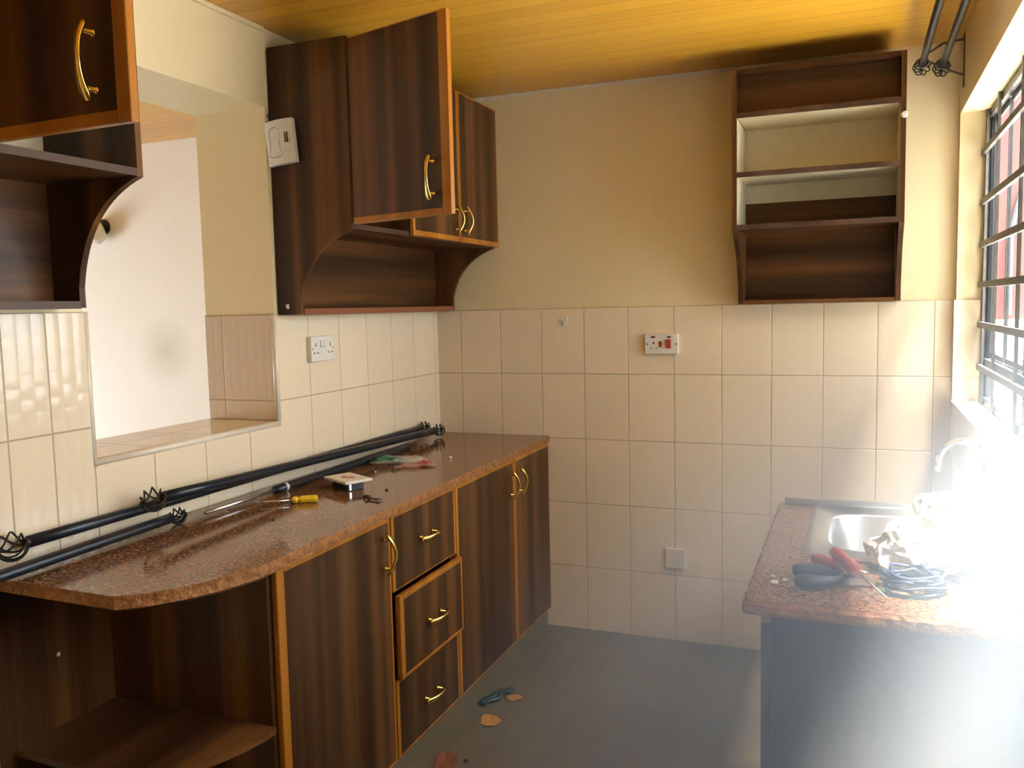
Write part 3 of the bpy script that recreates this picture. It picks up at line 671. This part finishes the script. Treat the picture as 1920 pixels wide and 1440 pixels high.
tag(w2, 'short brown granite worktop holding the sink under the window', 'worktop')
sk = empty('kitchen_sink', (2.0, -1.41, .75), 'stainless steel sink with rounded bowl set in the right worktop', 'sink')
def rr(cx, cy, hx, hy, p, n=48):
    o_ = []
    for i in range(n):
        a = 2*PI*i/n; c_, s_ = math.cos(a), math.sin(a); k = (abs(c_)**p+abs(s_)**p)**(-1/p); o_.append((cx+hx*c_*k, cy+hy*s_*k))
    return o_
rings = [(rr(2.0, -1.408, .215, .272, 24), .9115), (rr(2.0, -1.408, .213, .270, 24), .9165), (rr(2.0, -1.408, .200, .257, 20), .9165), (rr(2.0, -1.408, .194, .250, 20), .9135),
         (rr(2.0, -1.41, .166, .196, 4.5), .9135), (rr(2.0, -1.41, .160, .190, 4.5), .908), (rr(2.0, -1.41, .152, .180, 4.5), .80), (rr(2.0, -1.41, .125, .150, 4), .768), (rr(2.0, -1.41, .03, .03, 2), .762)]
vs = []; fs = []; n = 48
for R_, z in rings: vs += [(x, y, z) for x, y in R_]
for i in range(len(rings)-1):
    for k in range(n): fs.append((i*n+k, i*n+(k+1) % n, (i+1)*n+(k+1) % n, (i+1)*n+k))
MB().add(vs, fs).build('bowl', 'steel', sk, smooth=True)
MB().lathe([(.030, 0), (.030, .003), (.02, .004), (.005, .002)], (2.0, -1.41, .761), (0, 0, 1), 20).build('drain', 'chrome', sk)
B(1.705, 2.20, -1.135, -1.117, .9115, .930).build('metal_strip', 'steel', bevel=.002)
tag(bpy.data.objects['metal_strip'], 'long square steel strip lying across the far end of the sink worktop', 'metal strip')
fc = empty('faucet', (2.205, -1.35, .9115), 'chrome swan neck tap standing behind the sink at the window wall', 'tap')
pth = [(2.205, -1.35, .93), (2.205, -1.35, 1.09)]+[(2.150+.055*math.cos(a), -1.35, 1.09+.058*math.sin(a)) for a in [PI*i/14 for i in range(1, 15)]]+[(2.095, -1.35, 1.07)]
MB().lathe([(.026, 0), (.026, .006), (.018, .012), (.016, .05), (.010, .056)], (2.205, -1.35, .9115), (0, 0, 1), 20).build('base', 'chrome', fc, smooth=True)
MB().tube(pth, .009, 14).build('spout', 'chrome', fc, smooth=True)
MB().tube([(2.205, -1.37, .945), (2.205, -1.40, .955), (2.200, -1.43, .962)], [.006, .005, .006], 10).build('lever', 'chrome', fc, smooth=True)
# carrier bag
def bagmesh(c, R, seed, sc, amp, zmin):
    bm = bmesh.new(); bmesh.ops.create_icosphere(bm, subdivisions=4, radius=1); vs = []
    for v in bm.verts:
        p = v.co; k = 1+amp*noise.noise(p*1.4+Vector((seed, 0, 0)))+amp*.6*(1-2*abs(noise.noise(p*3.1+Vector((0, seed, 0)))))*.6+amp*.45*(1-2.4*abs(noise.noise(p*6+Vector((0, 0, seed)))))
        vs.append((c[0]+p.x*R[0]*k, c[1]+p.y*R[1]*k, max(c[2]+p.z*R[2]*k, zmin)))
    fs = [[v.index for v in f.verts] for f in bm.faces]; bm.free(); return MB().add(vs, fs)
cb = empty('carrier_bag', (2.12, -1.72, ZT), 'crumpled white plastic carrier bag on the worktop beside the sink', 'bag')
bagmesh((2.105, -1.665, .995), (.088, .115, .082), 2.7, 1, .30, .9175).build('bag_body', 'bag_film', cb)
bagmesh((2.015, -1.705, .955), (.062, .070, .048), 8.1, 1, .55, .9172).build('bag_mouth', 'bag_film', cb)
# pliers, red screwdrivers, cable coil, crumbs
pl = empty('pliers', (1.83, -1.83, ZT), 'pliers with thick black grips at the left end of the tool heap', 'pliers')
MB().tube(bez((1.777, -1.845, ZT+.0155), (1.82, -1.820, ZT+.0155), (1.872, -1.850, ZT+.0155), 10), [.011, .0145, .0155, .0155, .015, .014, .013, .012, .010, .008, .007], 12).build('grip', 'black_rubber', pl, smooth=True)
MB().tube(bez((1.785, -1.915, ZT+.0155), (1.83, -1.930, ZT+.0155), (1.872, -1.875, ZT+.0155), 10), [.011, .0145, .0155, .0155, .015, .014, .013, .012, .010, .008, .007], 12).build('grip', 'black_rubber', pl, smooth=True)
m = MB(); m.lathe([(.014, 0), (.016, .003), (.016, .009), (.013, .012)], (1.885, -1.862, ZT+.008), (0, 0, 1), 16); m.prism([(1.875, -1.875), (1.88, -1.85), (1.935, -1.860), (1.94, -1.870), (1.89, -1.882)], pz, ZT+.006, ZT+.020); m.build('jaw', 'steel', pl)
def driver(a, b, label, grip=.085):
    a, b = Vector(a), Vector(b); d = (b-a).normalized(); o = empty('red_screwdriver', (a.x, a.y, ZT), label, 'screwdriver')
    MB().lathe([(.008, 0), (.0125, .004), (.014, .02), (.013, .05), (.0145, grip-.012), (.015, grip-.004), (.010, grip)], a, d, 12).build('grip', 'red_plastic', o, smooth=True)
    MB().tube([a+d*(grip-.002), b], .0028, 8).build('shaft', 'chrome', o, smooth=True); return o
driver((1.856, -1.795, ZT+.052), (1.958, -1.962, ZT+.012), 'red handled screwdriver with its bright shaft pointing to the worktop edge')
driver((1.812, -1.742, ZT+.016), (1.925, -1.822, ZT+.016), 'red handled screwdriver lying beneath the other one by the pliers')
cc = MB(); random.seed(11)
pth = []
for i in range(150):
    a = i*.35; k = 1+.18*math.sin(i*.21); pth.append((2.010+.050*k*math.cos(a)+.012*math.sin(i*.9), -1.870+.045*k*math.sin(a), ZT+.006+.006*(i//18)*.8+.003*math.sin(i*1.3)))
cc.tube(pth, .0038, 6); tag(cc.build('cable_coil', 'blue_cable', smooth=True), 'tangled coil of dark blue cable between the pliers and the bag', 'cable')
for i, (x, y, r_, lb) in enumerate(((1.742, -1.905, .010, 'largest pale stone chip near the worktop corner'), (1.760, -1.875, .006, 'small pale stone chip behind the largest chip'), (1.735, -1.855, .005, 'tiny pale stone chip furthest from the worktop corner'))):
    tag(blob((x, y, ZT), r_, i*3.3).build('stone_chip', 'crumb'), lb, 'stone chip')

# ------------------------------------------------------------------ added scattering volume that stands in for lens glare by the window
t = NT('glare_scatter'); t.t.nodes.remove(t.b)
geo = t.n('NewGeometry'); mp = t.n('Mapping'); mp.vector_type = 'POINT'
vd = t.n('VectorMath', operation='SUBTRACT'); t.l(geo.outputs['Position'], vd.inputs[0]); vd.inputs[1].default_value = (2.25, -2.20, .42)
vs_ = t.n('VectorMath', operation='MULTIPLY'); t.l(vd.outputs[0], vs_.inputs[0]); vs_.inputs[1].default_value = (1/1.2, 1/1.5, 1/1.15)
ln = t.n('VectorMath', operation='LENGTH'); t.l(vs_.outputs[0], ln.inputs[0])
k = t.math('POWER', t.math('MAXIMUM', t.math('SUBTRACT', 1, ln.outputs['Value']), 0), 1.5)
vp = t.n('VolumeScatter'); vp.inputs['Color'].default_value = (.80, .91, 1, 1); vp.inputs['Anisotropy'].default_value = 0.2
t.l(t.math('MULTIPLY', k, GLARE_DENSITY := 2.8), vp.inputs['Density']); t.l(vp.outputs[0], t.t.nodes['Material Output'].inputs['Volume'])
t.m.cycles.volume_sampling = 'MULTIPLE_IMPORTANCE' if hasattr(t.m.cycles, 'volume_sampling') else t.m.cycles.volume_sampling
M['glare_volume'] = t.m
tag(B(1.03, 2.238, -3.7, -.7, .01, 1.8).build('glare_volume', 'glare_volume'), 'pale volume added to stand in for lens glare over the sink worktop by the window', 'glare_volume', kind='stuff')
